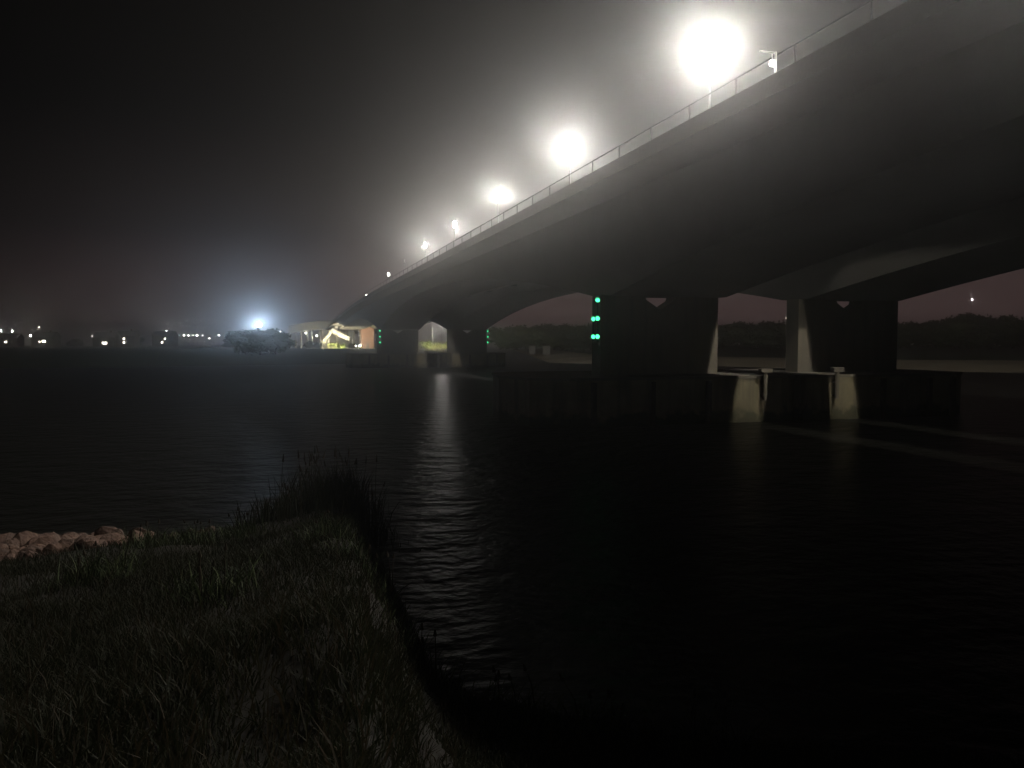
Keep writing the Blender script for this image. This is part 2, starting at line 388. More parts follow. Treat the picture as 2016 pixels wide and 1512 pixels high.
def make_pier(yf):
    p = empty('pier', (CX, yf, WATER)); p.parent = bridge; p.matrix_parent_inverse = Matrix.Identity(4)
    p.location = Vector((CX, yf, WATER))-B0
    top = zsoff(yf+0.75)-WATER
    for s in (-1, 1):
        bm = bmesh.new()
        a0, a1 = (3.9, 13.3) if s < 0 else (3.1, 12.4); c = (a0+a1)/2
        pts = [(a0,2.3),(a1,2.3),(a1,top+0.25),(c+1.25,top+0.25),(c+1.15,top-0.02),(c+0.12,top-0.66),(c-0.12,top-0.66),(c-1.15,top-0.02),(c-1.25,top+0.25),(a0,top+0.25)]
        pts = [(s*x, z) for x, z in pts]
        prism(bm, pts, 'y', 0.0, 1.5); finish('column', bm, M['concrete'], p)
        bm = bmesh.new()
        n = 10; y0, y1 = -4.2, 8.0; ym = (y0+y1)/2; R = (y1-y0)/2
        k = 0.0 if s < 0 else -3.2
        pl = [(0.34, y0), (17.2+k, y0), (19.4+k, y0+1.6), (20.2+k, ym), (19.4+k, y1-1.6), (17.2+k, y1), (0.34, y1)]
        prism(bm, [(s*x, y) for x, y in pl], 'z', -2.5, 3.02); finish('caisson', bm, M['concrete_wet'], p)
        bm = bmesh.new()
        prism(bm, [(s*x, y) for x, y in [(0.3, y0-0.10), (17.25+k, y0-0.10), (19.5+k, y0+1.55), (20.32+k, ym), (19.5+k, y1-1.55), (17.25+k, y1+0.1), (0.3, y1+0.1)]], 'z', 3.024, 3.22); finish('coping', bm, M['concrete'], p)
        bm = bmesh.new(); x = s*2.95; yy = y0-0.42
        tube(bm, (x,yy,1.55), (x,yy,3.42), 0.15, 0.15, 10); tube(bm, (x,yy,1.75), (x,y0-0.02,1.75), 0.07, 0.07, 6); tube(bm, (x,yy,2.7), (x,y0-0.02,2.7), 0.07, 0.07, 6); finish('mooring_post', bm, M['concrete'], p)
        bm = bmesh.new(); box(bm, x-0.45, x+0.45, yy-0.2, yy+0.2, 3.43, 3.74, 0.04); finish('post_cap', bm, M['concrete'], p)
        for a in (7.2, 11.4, 15.6 if s < 0 else 13.6):
            bm = bmesh.new(); box(bm, s*a-0.16, s*a+0.16, y0-0.34, y0-0.02, -1.2, 2.9, 0.03); finish('fender_timber', bm, M['timber'], p)
    return p
for yf in PIERS[1:]: make_pier(yf)

# ------------------------------------------------------------------ median lanterns
def make_lantern(y, glow, label, h=14.1):
    base = Vector((CX, y, zdeck(y)-0.15))
    L = empty('street_lamp', base, 0, label, 'street lamp', 'lamps along the middle of the bridge')
    bm = bmesh.new(); tube(bm, (0,0,0.3), (0,0,h-0.5), 0.13, 0.07, 10); tube(bm, (0,0,0), (0,0,0.3), 0.24, 0.2, 10); finish('pole', bm, M['steel'], L)
    bm = bmesh.new(); tube(bm, (0,0,h-0.5), (0,0,h-0.42), 0.12, 0.24, 12); tube(bm, (0,0,h+0.5), (0,0,h+0.62), 0.28, 0.08, 12)
    for a in range(4):
        c, s_ = 0.26*math.cos(a*1.57+0.5), 0.26*math.sin(a*1.57+0.5); tube(bm, (c,s_,h-0.45), (c,s_,h+0.52), 0.012, 0.012, 4)
    finish('lamp_head', bm, M['housing'], L)
    bm = bmesh.new(); tube(bm, (0,0,h-0.41), (0,0,h+0.49), 0.21, 0.21, 12); finish('lens', bm, glow, L)
    return L
LY = 59.3; LS = 32.85
names = {-2:'bridge lamp standing behind the camera, two beyond the one at the top',-1:'bridge lamp beyond the right edge, next before the largest lamp',
 0:'largest and brightest lamp on the bridge, at the top of the row',1:'second brightest bridge lamp, just below the largest one',
 2:'third lamp down the bridge row, midway along the line of lamps',3:'small bright lamp, fourth down the bridge row',
 4:'last strongly shining lamp on the bridge, fifth down the row',5:'unlit lamp beyond the fifth shining bridge lamp',
 6:'faint tiny lamp far along the bridge past the bright row',8:'faintest lamp near the far end of the bridge deck'}
LG = {k: emat('lantern_glow', (1.0,0.95,0.87), LAMP_L*v) for k, v in {-2:1.0,-1:2.4,0:1.25,1:1.0,2:0.65,3:0.4,4:0.5}.items()}   # strengths set per lamp to shape its glow; the out-of-frame one boosted for veil
for k, lab in names.items():
    g = LG[k] if k <= 4 else (M['white_paint'] if k == 5 else E['dim'])
    make_lantern(LY+k*LS, g, lab)

# ------------------------------------------------------------------ green navigation lights on the piers
def nav(pos, ax, lab, n=3, first=0, step=1.27, r=0.15):
    """pos: top light; ax: direction the tubes point, towards the camera"""
    N = empty('navigation_light', (pos[0], pos[1], pos[2]-step*2-0.3), 0, lab, 'signal light', 'green navigation lights on the piers')
    d = Vector((ax[0], ax[1], 0))
    bm = bmesh.new(); h = step*2+0.6
    tube(bm, d*0.05+Vector((0,0,0)), d*0.05+Vector((0,0,h-first*step)), 0.035, 0.035, 6); finish('mounting_bar', bm, M['dark_steel'], N)
    for k in range(n):
        z = 0.3+step*(2-first-k)
        c = d*0.2+Vector((0,0,z)); bm = bmesh.new(); tube(bm, c-d*0.12, c+d*0.95, r*1.2, r*1.2, 12, False); tube(bm, c-d*0.16, c-d*0.1, r*1.22, r*1.22, 12); o = finish('lamp_housing', bm, M['housing'], N)  # tube lengthened into a hood to keep green light off the water
        bm = bmesh.new(); tube(bm, c-d*0.09, c-d*0.02, r, r*0.8, 12); finish('lens', bm, E['green'], o)
XL, XR = CX-13.3, CX+12.4
yA = PIERS[1]; yB = PIERS[2]
nav((XL-0.22, yA-0.02, 9.02), (-0.40,-0.917), 'upright row of three green lights at the corner of the nearer pier')
nav((XL-0.02, yA+1.2, 9.02), (-0.40,-0.917), 'pair of green lights on the side wall of the nearer pier', 2, 1)
nav((XL+0.6, yB-0.02, 8.85), (-0.125,-0.992), 'tiny column of three green lights left of the farther pier', 3, 0, 1.3, 0.16)
nav((XR+0.20, yB-0.02, 8.85), (-0.26,-0.966), 'tiny column of three green lights right of the farther pier', 3, 0, 1.3, 0.16)

# small lamp on a bracket at the near deck edge
p = at(1520,125,31.2)
N = empty('bracket_lamp', (CX-16.4, p.y, zdeck(p.y)), 0, 'small lamp under a short arm at the upper right deck edge', 'lamp')
q = Vector((p.x, p.y, p.z))-Vector((CX-16.4, p.y, zdeck(p.y)))
bm = bmesh.new(); tube(bm, (0.1,0,q.z+0.42), (q.x-0.55,0,q.z+0.42), 0.035, 0.03, 6); tube(bm, (q.x,0,q.z+0.42), (q.x,0,q.z+0.12), 0.025, 0.025, 6); tube(bm,(0.08,0,-0.1),(0.08,0,q.z+0.46),0.045,0.045,6); finish('arm', bm, M['white_paint'], N)
bm = bmesh.new(); tube(bm, (q.x,0,q.z+0.10), (q.x,0,q.z+0.16), 0.16, 0.06, 10); finish('lamp_shade', bm, M['housing'], N)
bm = bmesh.new(); ico(bm, (q.x,0,q.z), 0.11, 2, (0.8,1,1)); finish('bulb', bm, E['bracket'], N)

# ------------------------------------------------------------------ far bank: approach viaduct, stairs, lights
GZ = 4.1
def far_ground(px, depth): 
    p = at(px, 676, depth); return Vector((p.x, p.y, GZ))
# end support of the bridge: slender columns under a crosshead, and a brick stair tower
sup = empty('end_support', (27, 303, GZ), 0, 'row of slender lit columns under a crosshead at the far bridge end', 'columns')
S0 = Vector((27,303,GZ))
def sub(name, bm, m, parent, origin, smooth=False):
    o = finish(name, bm, m, parent, smooth); o.matrix_parent_inverse = Matrix.Translation(-origin); return o
for px in (683, 694.5, 709):
    p = at(px, 676, 298); bm = bmesh.new(); tube(bm, (p.x,p.y,GZ-0.3), (p.x,p.y,12.0), 0.42, 0.42, 12); sub('column', bm, M['concrete_pale'], sup, S0, True)
bm = bmesh.new(); pa = at(676,630,298); pb = at(738,630,298); box(bm, pa.x, pb.x, pa.y-1.2, pa.y+1.2, 12.0, 12.9, 0.05); sub('crosshead', bm, M['concrete_pale'], sup, S0)
p = at(723, 676, 294)
tw = empty('stair_tower', (p.x, p.y, GZ), 0, 'brown block tower under the far end of the bridge', 'tower')
bm = bmesh.new(); box(bm, -2.3, 2.3, -1.5, 3, -0.4, 8.0); finish('wall', bm, M['brick'], tw)
bm = bmesh.new(); box(bm, -2.5, 2.5, -1.7, 3.2, 8.004, 8.35); finish('roof', bm, M['concrete'], tw)
bm = bmesh.new(); box(bm, -0.5, 0.5, -1.56, -1.44, 0.02, 2.1); finish('door', bm, M['dark_steel'], tw)
pw = at(668, 676, 299)
aw = empty('retaining_wall', (pw.x, pw.y, GZ), 0, 'pale lit retaining wall behind the outdoor stairs', 'wall'); aw['kind'] = 'thing'
bm = bmesh.new(); box(bm, -6.6, 6.0, 0, 0.8, -0.5, 6.8); finish('wall_face', bm, M['concrete_pale'], aw)
bm = bmesh.new(); box(bm, -6.7, 6.1, -0.12, 0.92, 6.804, 7.05); finish('coping', bm, M['concrete'], aw)
for k in range(5):
    bm = bmesh.new(); box(bm, -6.2+k*2.9, -5.7+k*2.9, -0.16, -0.004, -0.4, 6.78); finish('pilaster', bm, M['concrete_pale'], aw)
# switchback stairs climbing to the deck
p0 = far_ground(633, 287); st = empty('outdoor_stairs', p0, math.radians(0), 'pale concrete stairs climbing from the far bank to the deck', 'stairs')
def flight(a, b, width, n, parent):
    a = Vector(a); b = Vector(b)
    d = Vector((b.x-a.x, b.y-a.y, 0)); L = d.length; d.normalize(); nrm = Vector((-d.y, d.x, 0))
    fl = None
    bm = bmesh.new()
    for s in (-1, 1):
        o = nrm*(s*width/2)
        th = nrm*(0.09*s)
        A = a+o; Bq = b+o
        loft(bm, [[A+Vector((0,0,-0.7)), A+th+Vector((0,0,-0.7)), A+th+Vector((0,0,1.0)), A+Vector((0,0,1.0))],
                  [Bq+Vector((0,0,-0.7)), Bq+th+Vector((0,0,-0.7)), Bq+th+Vector((0,0,1.0)), Bq+Vector((0,0,1.0))]])
    fl = finish('flight', bm, M['concrete_pale'], parent)
    ang = math.atan2(d.y, d.x); bm = bmesh.new(); box(bm, -L/n*0.55, L/n*0.55, -width/2+0.01, width/2-0.01, -0.16, 0.0); 
    o = finish('step', bm, M['concrete_pale'], fl); sm = o.data
    for k in range(n):
        if k: o = bpy.data.objects.new('step', sm); COL.objects.link(o); o.parent = fl
        o.location = a.lerp(b, (k+0.5)/n); o.rotation_euler = (0,0,ang)
def rel(px, py, dep): return at(px, py, dep)-p0
flight(rel(633,676,287), rel(653,652,289), 2.4, 22, st)
flight(rel(655,650.5,290.5), rel(672,632,292), 2.4, 18, st)
flight(rel(654,651,289), rel(688,669,289.5), 2.2, 18, st)
bm = bmesh.new(); r = rel(654,651.5,290); box(bm, r.x-1.3, r.x+1.3, r.y-1.8, r.y+2.0, r.z-0.3, r.z); finish('landing', bm, M['concrete_pale'], st)
for dx, px in ((0,648),(0,664)):
    r = rel(px,676,291); top = rel(px, 657 if px < 655 else 645, 291).z; bm = bmesh.new(); box(bm, r.x-0.35, r.x+0.35, r.y-0.6, r.y+0.6, -0.2, top-0.4); finish('support', bm, M['concrete_pale'], st)
# curved approach viaduct
path = [(27.0,312,14.2),(24.0,319,14.3),(20.0,325,14.2),(15.5,330,13.8),(11.0,333.5,13.1),(6.5,336,12.3)]
vi = empty('approach_viaduct', (18, 326, GZ), 0, 'low pinkish viaduct on white columns curving left on the far bank', 'viaduct')
V0 = Vector((18,326,GZ))
def offs(path, w):
    out = []
    for i, q in enumerate(path):
        a = Vector(path[max(0,i-1)]); b = Vector(path[min(len(path)-1,i+1)]); d = (b-a); d.z = 0; d.normalize(); n = Vector((-d.y,d.x,0))
        out.append(Vector(q)+n*w)
    return out
lo = offs(path, 3.6); hi = offs(path, -3.6)
bm = bmesh.new(); loft(bm, [[a+Vector((0,0,-2.2)), b+Vector((0,0,-2.2)), b, a] for a, b in zip(lo, hi)]); sub('deck', bm, M['concrete_pale'], vi, V0)
for w in (3.5, -3.5):
    bm = bmesh.new(); a_ = offs(path, w-0.1); b_ = offs(path, w+0.1); loft(bm, [[a+Vector((0,0,0.004)), b+Vector((0,0,0.004)), b+Vector((0,0,0.9)), a+Vector((0,0,0.9))] for a, b in zip(a_, b_)]); sub('parapet', bm, M['concrete_pale'], vi, V0)
for i, q in enumerate(path):
    for w in (2.4, -2.4):
        c = offs(path, w)[i]; bm = bmesh.new(); tube(bm, (c.x,c.y,GZ-0.3), (c.x,c.y,c.z-2.2), 0.4, 0.4, 10); sub('column', bm, M['white_paint'], vi, V0, True)

def ground_flood(p, r, label, m, tilt=(0,-0.2,1), h=0.5):
    """a floodlight on a short stand, seen as a glowing drum"""
    N = empty('floodlight', (p.x,p.y,GZ), 0, label, 'floodlight', 'floodlights on the far bank')
    z = max(h, p.z-GZ)
    bm = bmesh.new(); tube(bm, (0,0,-0.1), (0,0,z-r), 0.05, 0.05, 6); finish('stand', bm, M['dark_steel'], N)
    bm = bmesh.new(); tube(bm, (0,0.05,z-r*0.9), (0,0.05,z-r*1.15), r*0.9, r*0.5, 10); finish('housing', bm, M['housing'], N)
    bm = bmesh.new(); ico(bm, (0,0,z), r, 2, (1,1,0.8)); finish('lens', bm, m, N)
def shielded_flood(px, dep, label, L=3000, w=0.45, gz=None, elev=0.35):
    p = at(px, 676, dep); gz = GZ if gz is None else gz
    N = empty('shielded_floodlight', (p.x,p.y,gz), 0, label, 'floodlight', 'floodlights on the far bank')
    bm = bmesh.new(); tube(bm, (0,0,-0.2), (0,0,0.3), 0.05, 0.05, 6); finish('stand', bm, M['dark_steel'], N)
    bm = bmesh.new(); box(bm, -w-0.05, w+0.05, -0.12, 0.0, 0.25, 0.9, 0.02); h_ = finish('housing', bm, M['housing'], N)
    bm = bmesh.new(); box(bm, -w, w, 0.004, 0.03, 0.32, 0.84); finish('lens', bm, emat('shielded_flood_glow', (1.0,0.90,0.62), L), h_)
shielded_flood(640, 274, 'hooded floodlight added to light the left part of the outdoor stairs', 5000)  # two unseen lamps added to brighten the stairs
shielded_flood(668, 274, 'hooded floodlight added to light the right part of the outdoor stairs', 5000)
shielded_flood(612, 305, 'hooded floodlight lighting the left columns of the viaduct', 900)
shielded_flood(840, 273, 'hooded floodlight before the left lit bushes beyond the farther pier', 3000, gz=3.4)
shielded_flood(871, 273, 'hooded floodlight before the right lit bushes beyond the farther pier', 3000, gz=3.4)
ground_flood(at(695,681,286), 0.16, 'left of three bright spots on the ground below the bridge end', E['flood'])
ground_flood(at(700.5,681,286), 0.18, 'middle of three bright spots on the ground below the bridge end', E['flood'])
ground_flood(at(708.5,680.5,288), 0.24, 'right brightest ground spot beside the brown tower', E['flood'])
ground_flood(at(602,656,322), 0.2, 'bright spot under the left end of the approach viaduct', E['wall'])
ground_flood(at(623.5,661,318), 0.2, 'bright spot between viaduct columns left of the stairs', E['wall'])

# lamp mast with a bluish floodlight
p = at(510,640,262)
N = empty('floodlight_mast', (p.x,p.y,GZ), 0, 'tall mast with a glaring bluish white floodlight on the far left bank', 'lamp post')
hz = p.z-GZ
bm = bmesh.new(); tube(bm, (0,0.3,-0.3), (0,0.3,hz+0.5), 0.14, 0.08, 10); finish('pole', bm, M['steel'], N)
bm = bmesh.new(); box(bm, -0.6, 0.6, 0.02, 0.3, -0.5+hz, 0.5+hz, 0.03); o = finish('lamp_head', bm, M['housing'], N)
bm = bmesh.new(); box(bm, -0.54, 0.54, -0.02, 0.018, -0.44+hz, 0.44+hz); finish('lens', bm, E['blue'], o)

# street lamp and white poles seen through the farther pier
def post_lamp(p, gz, label, m, r=0.25, group=None, shade=True):
    N = empty('far_street_lamp', (p.x,p.y,gz), 0, label, 'street lamp', group)
    h = p.z-gz
    bm = bmesh.new(); tube(bm, (0,0.25,-0.4), (0,0.25,h+0.1), 0.10, 0.06, 6); tube(bm,(0,0.25,h+0.1),(0,0,h+r+0.05),0.04,0.04,5); finish('pole', bm, M['steel'], N)
    bm = bmesh.new(); ico(bm, (0,0,h), r, 1); finish('lamp_head', bm, m, N)
    return N
post_lamp(at(870,639,297), GZ, 'street lamp seen in the gap of the farther pier', E['street'], 0.28)
for px, y0, lab in ((851,645,'left of two white poles seen through the farther pier'),(882,643,'right of two white poles seen through the farther pier')):
    p = at(px, y0, 292); N = empty('white_pole', (p.x,p.y,GZ-0.5), 0, lab, 'pole', 'white poles beyond the farther pier')
    h = p.z-GZ+0.5
    bm = bmesh.new(); tube(bm, (0,0,0), (0,0,h), 0.24, 0.20, 12); finish('shaft', bm, M['white_paint'], N, True)
    bm = bmesh.new(); tube(bm, (0,0,h+0.003), (0,0,h+0.15), 0.27, 0.1, 12); finish('cap', bm, M['steel'], N)
    bm = bmesh.new(); tube(bm, (0,0,-0.1), (0,0,0.8), 0.42, 0.34, 10); finish('footing', bm, M['concrete'], N)

# ------------------------------------------------------------------ vegetation
def leaf_mesh(name, blobs, n, size, m, flat=0.75, core=0.0):
    vs, fs = [], []
    if core:        # solid blobs added inside to make the crown opaque
        for c, r in blobs:
            bm = bmesh.new(); q = bmesh.ops.create_icosphere(bm, subdivisions=2, radius=r*core); b0 = len(vs)
            for v in q['verts']:
                k = RNG.uniform(0.8, 1.15); vs.append((c[0]+v.co.x*k, c[1]+v.co.y*k, c[2]+v.co.z*k*flat))
            fs += [tuple(b0+v.index for v in f.verts) for f in bm.faces]; bm.free()
    w = np.array([b[1]**2 for b in blobs]); w = w/w.sum(); pick = RNG.choice(len(blobs), n, p=w)
    for k in range(n):
        c, r = blobs[pick[k]]
        d = RNG.normal(size=3); d /= np.linalg.norm(d); rr = r*(0.45+0.6*RNG.random()**0.6)
        p = np.array(c)+d*rr*np.array([1,1,flat])
        u = RNG.normal(size=3); u /= np.linalg.norm(u); v = np.cross(u, RNG.normal(size=3)); v /= np.linalg.norm(v)
        s = size*(0.6+0.8*RNG.random()); i = len(vs)
        vs += [tuple(p-u*s), tuple(p+v*s*0.5), tuple(p+u*s), tuple(p-v*s*0.5)]; fs.append((i,i+1,i+2,i+3))
    me = bpy.data.meshes.new(name); me.from_pydata(vs, [], fs); me.materials.append(m); return me
def tree_kind(h, w, seed, m, n=2200, size=0.42):
    random.seed(seed)
    blobs = [((0,0,h*0.62), w*0.42)]
    for k in range(15):
        a = random.uniform(0,6.28); q = random.uniform(0.15,0.42)*w; zz = random.uniform(0.16,0.88)*h
        blobs.append(((math.cos(a)*q, math.sin(a)*q, zz), w*random.uniform(0.16,0.30)))
    crown = leaf_mesh('crown', blobs, n, size, m, core=0.78)
    bm = bmesh.new(); tube(bm, (0,0,-0.6), (0.1,0,h*0.35), w*0.04, w*0.028, 8); tube(bm, (0.1,0,h*0.35), (0,0.1,h*0.8), w*0.028, w*0.008, 7)
    for b_ in blobs[1:6]: tube(bm, (0.05,0,h*0.36), b_[0], w*0.016, w*0.005, 5)
    me = bpy.data.meshes.new('trunk'); bm.to_mesh(me); bm.free(); me.materials.append(M['bark'])
    return crown, me
TK = [tree_kind(10,10,3,M['leaf']), tree_kind(12,8.5,5,M['leaf']), tree_kind(8,11,8,M['leaf'])]
def tree(px, ytop, depth, gz, kind, label, wide=1.0):
    p = at(px, ytop, depth); h = p.z-gz; crown, trunk = TK[kind]; hb = (10,12,8)[kind]*0.98
    s = h/hb
    T = empty('tree', (p.x,p.y,gz), random.uniform(0,6.28), label, 'tree', 'trees on the far shores')
    T.scale = (s*wide, s*wide, s)
    for nm, me in (('crown', crown), ('trunk', trunk)):
        o = bpy.data.objects.new(nm, me); COL.objects.link(o); o.parent = T
random.seed(21)
trees = [
 (985,646,330,4,0,'dark tree just right of the farther pier behind the sandy shore'),
 (1015,644,320,4,2,'dark bushy tree behind the pale spots on the sandy shore'),
 (1052,642,315,4,1,'tree above the brightest part of the sandy shore'),
 (1090,641,310,4,2,'broad dark tree under the middle of the lit arch'),
 (1128,640,305,4,0,'dark tree left of the green lights of the nearer pier'),
 (1165,641,300,4,2,'dark tree touching the green lights of the nearer pier'),
 (1425,640,270,5,0,'leftmost tree in the gap of the nearer pier'),
 (1462,637,268,5,2,'second tree in the gap of the nearer pier'),
 (1500,636,262,5,1,'third tree in the gap of the nearer pier'),
 (1535,635,262,5,2,'rightmost tree in the gap of the nearer pier'),
 (1790,637,240,5,2,'low tree under the right hand arch beside the pier'),
 (1838,634,236,5,0,'dark tree under the right hand arch left of the rounded crown'),
 (1882,627,226,5,2,'tree on the left of the rounded crown at right'),
 (1915,618,222,5,1,'tallest rounded dark tree under the right hand arch'),
 (1950,625,224,5,2,'tree on the right of the rounded crown at right'),
 (1996,634,230,5,0,'dark tree at the right edge of the picture'),
 (150,668,520,4,2,'dark tree among the town lights at far left'),
 (270,664,540,4,0,'dark tree between two groups of town lights'),
 (455,668,420,4,2,'dark tree left of the bluish floodlight'),
 (484,652,207,3.4,0,'dark tree added just left below the bluish floodlight to block its reflection'),  # three trees added to keep the floodlight's reflection off the water
 (513,650,206,3.4,2,'dark tree added right under the bluish floodlight to block its reflection'),
 (543,655,208,3.4,0,'dark tree added right of the bluish floodlight to block its reflection'),
]
for px, yt, dep, gz, kd, lab in trees: tree(px, yt, dep, gz, kd, lab, 1.5)
def bush(px, ytop, depth, w, gz, label, m, n=420):
    p = at(px, ytop, depth); h = max(1.0, p.z-gz)
    Bq = empty('bush', (p.x,p.y,gz), 0, label, 'bush', 'bushes on the far bank')
    blobs = [((random.uniform(-0.35,0.35)*w, random.uniform(-0.3,0.3)*w, h*random.uniform(0.3,0.7)), min(h*0.45, w*0.5)*random.uniform(0.7,1)) for _ in range(5)]
    o = bpy.data.objects.new('foliage', leaf_mesh('foliage', blobs, n, 0.24, m)); COL.objects.link(o); o.parent = Bq
    bm = bmesh.new()
    for b_ in blobs: tube(bm, (0,0,-0.2), b_[0], 0.06, 0.02, 5)
    tag(finish('stems', bm, M['bark'], Bq), kind='stuff')
bush(622,667,268,4.2,4.0,'rounded dark bush left of the outdoor stairs',M['leaf'])
bush(605,670,262,3.2,4.0,'small dark bush at the left end of the viaduct',M['leaf'])
bush(693,671,275,3.0,4.0,'dark bush left of the bright ground spots',M['leaf'])
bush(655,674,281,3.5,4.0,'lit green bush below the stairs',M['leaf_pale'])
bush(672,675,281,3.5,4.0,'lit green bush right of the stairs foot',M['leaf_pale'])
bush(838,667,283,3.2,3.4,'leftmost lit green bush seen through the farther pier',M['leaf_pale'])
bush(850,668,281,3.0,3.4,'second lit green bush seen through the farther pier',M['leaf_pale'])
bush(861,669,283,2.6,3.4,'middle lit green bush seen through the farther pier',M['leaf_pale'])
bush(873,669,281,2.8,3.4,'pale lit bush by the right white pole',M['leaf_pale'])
bush(884,670,283,2.6,3.4,'rightmost lit green bush seen through the farther pier',M['leaf_pale'])

# ------------------------------------------------------------------ town on the far left bank
def house(px, dep, w, h, label, wins, rz=0.0, wm='plaster'):
    p = at(px, 676, dep); H = empty('house', (p.x,p.y,3.7), -YAW+rz, label, 'house', 'houses among the town lights')
    dp = min(7.0, w*0.8)
    bm = bmesh.new(); box(bm, -w/2, w/2, 0, dp, -1.4 if w < 4 else -0.5, h); finish('wall', bm, M[wm], H)
    bm = bmesh.new(); prism(bm, [(-0.05*dp,h+0.004),(1.05*dp,h+0.004),(dp/2,h+0.42*dp)], 'x', -w/2-0.03*w, w/2+0.03*w); o = finish('roof', bm, M['roof'], H)
    if w > 4: bm = bmesh.new(); box(bm, w*0.2, w*0.2+0.7, 3.0, 3.7, h+1.5, h+3.8); finish('chimney', bm, M['brick'], o)
    for wx, wy, ww, wh in wins:
        q = at(wx, wy, dep); u = (q-p).dot(Vector((math.cos(-YAW+rz), math.sin(-YAW+rz), 0))); v = q.z-3.7
        v = min(max(v, 0.9), h-0.6)
        bm = bmesh.new(); box(bm, u-ww/2-0.12, u+ww/2+0.12, -0.06, 0.04, v-wh/2-0.12, v+wh/2+0.12); f = finish('window', bm, M['white_paint'], H)
        bm = bmesh.new(); box(bm, u-ww/2, u+ww/2, -0.085, -0.063, v-wh/2, v+wh/2); finish('pane', bm, E['window'], f)
house(14,470,12,5.5,'dark house at the left edge with one lit window',[(11,673,1.6,0.6)])
house(84,450,13,6,'dark house with one bright wide window at far left',[(86,672,1.9,1.1),(78,673,0.6,0.7)])
house(204,430,12,5.5,'dark house with the widest lit window of the town',[(206,675.5,2.4,1.0)])
house(246,440,10,6.5,'dark house with two lit windows one above the other',[(244,667,0.9,0.8),(244,674,0.9,0.8)])
house(320,450,12,6.5,'dark house below the brightest town lamps',[(319,674,0.8,0.9),(325,667,0.7,0.7)])
house(1048,262,2.0,1.5,'small pale hut on the left of the sandy shore',[], 0.0, 'concrete_pale')
house(1076,262,2.4,1.5,'small pale hut on the right of the sandy shore',[], 0.0, 'concrete_pale')
lights = [(1,651,0.85,1,'upper of two bright lamps at the left edge'),(3,659,0.8,1,'lower of two bright lamps at the left edge'),(24,652,0.5,1,'lamp right of the pair at the left edge'),
 (77,644,0.4,0,'highest faint lamp in the left town group'),(60,660.5,0.65,1,'bright lamp in the middle of the left town group'),(45,673,0.25,0,'weak low lamp in the left town group'),
 (182,661,0.35,1,'lone lamp left of the widest lit window'),(196,671,0.3,0,'faint lamp above the widest lit window'),
 (312,668,0.5,1,'lamp left of the brightest town lamp'),(327,653,0.95,1,'brightest lamp of the town'),(340,654,0.65,1,'lamp right of the brightest town lamp'),(325,661,0.3,1,'small lamp under the brightest town lamp'),
 (362,660,0.45,1,'first lamp of the level string right of the town'),(371,660,0.38,1,'second lamp of the level string right of the town'),(380,660,0.25,0,'faint third lamp of the level string'),(388,660,0.55,1,'brightest lamp of the level string'),(399,660,0.35,0,'fifth lamp of the level string'),
 (412,666,0.36,1,'low lamp under the end of the level string'),(431,660,0.42,1,'last lamp of the level string before the bluish floodlight'),
 (552,653,0.4,0,'weak lamp just right of the bluish floodlight'),(587,651,0.55,1,'lamp at the left end of the approach viaduct')]
for px, py, r, br, lab in lights:
    dep = 520 if px < 500 else 345
    post_lamp(at(px,py,dep), 3.7, lab, E['town'] if br else E['town_dim'], r*0.8*(dep/520), 'town lamps on the far bank')
p = at(1914,590,340); post_lamp(p, 5.0, 'tall mast lamp shining under the right hand arch', E['red'], 0.35)
p = at(1549,627,300); post_lamp(p, 5.0, 'faint lamp in the gap of the nearer pier', E['town_dim'], 0.22)

# ------------------------------------------------------------------ near bank: stones, grass, reeds
random.seed(5)
stone_me = []
for k in range(6):
    bm = bmesh.new(); v = ico(bm, (0,0,0), 1.0, 2)
    ax = [Vector((random.gauss(0,1),random.gauss(0,1),random.gauss(0,1))).normalized() for _ in range(7)]
    for q in v:
        n_ = q.co.normalized(); q.co = n_*min([1.05]+[0.78/max(0.2, n_.dot(a_)) for a_ in ax if n_.dot(a_) > 0.3])*random.uniform(0.95,1.05)
    bmesh.ops.scale(bm, vec=(1.0, random.uniform(0.65,0.9), random.uniform(0.5,0.7)), verts=v)
    me = bpy.data.meshes.new('stone'); bm.to_mesh(me); bm.free(); me.materials.append(M['stone']); stone_me.append(me)
cnt = 0; tries = 0
while cnt < 270 and tries < 14000:
    tries += 1
    a = random.uniform(-120, 520); q = onplane(a, random.uniform(1030,1165), 0.75)
    P2 = np.array([(q.x,q.y)]); d = shore_dist(P2)[0]
    lim = 3.0 if a < 190 else max(0.5, 2.6-(a-190)*0.012)
    if d < -0.35 or d > lim or (a > 230 and random.random() < 0.75): continue
    z = ground_z(P2)[0]; r = 0.11+0.36*random.random()**2.2
    o = bpy.data.objects.new('stone', random.choice(stone_me)); COL.objects.link(o); o.parent = near
    o.location = (q.x,q.y,z+r*0.25); o.scale = (r,r*random.uniform(0.8,1.2),r*random.uniform(0.8,1.3)); o.rotation_euler = (random.uniform(-.6,.6), random.uniform(-.6,.6), random.uniform(0,6.28)); cnt += 1

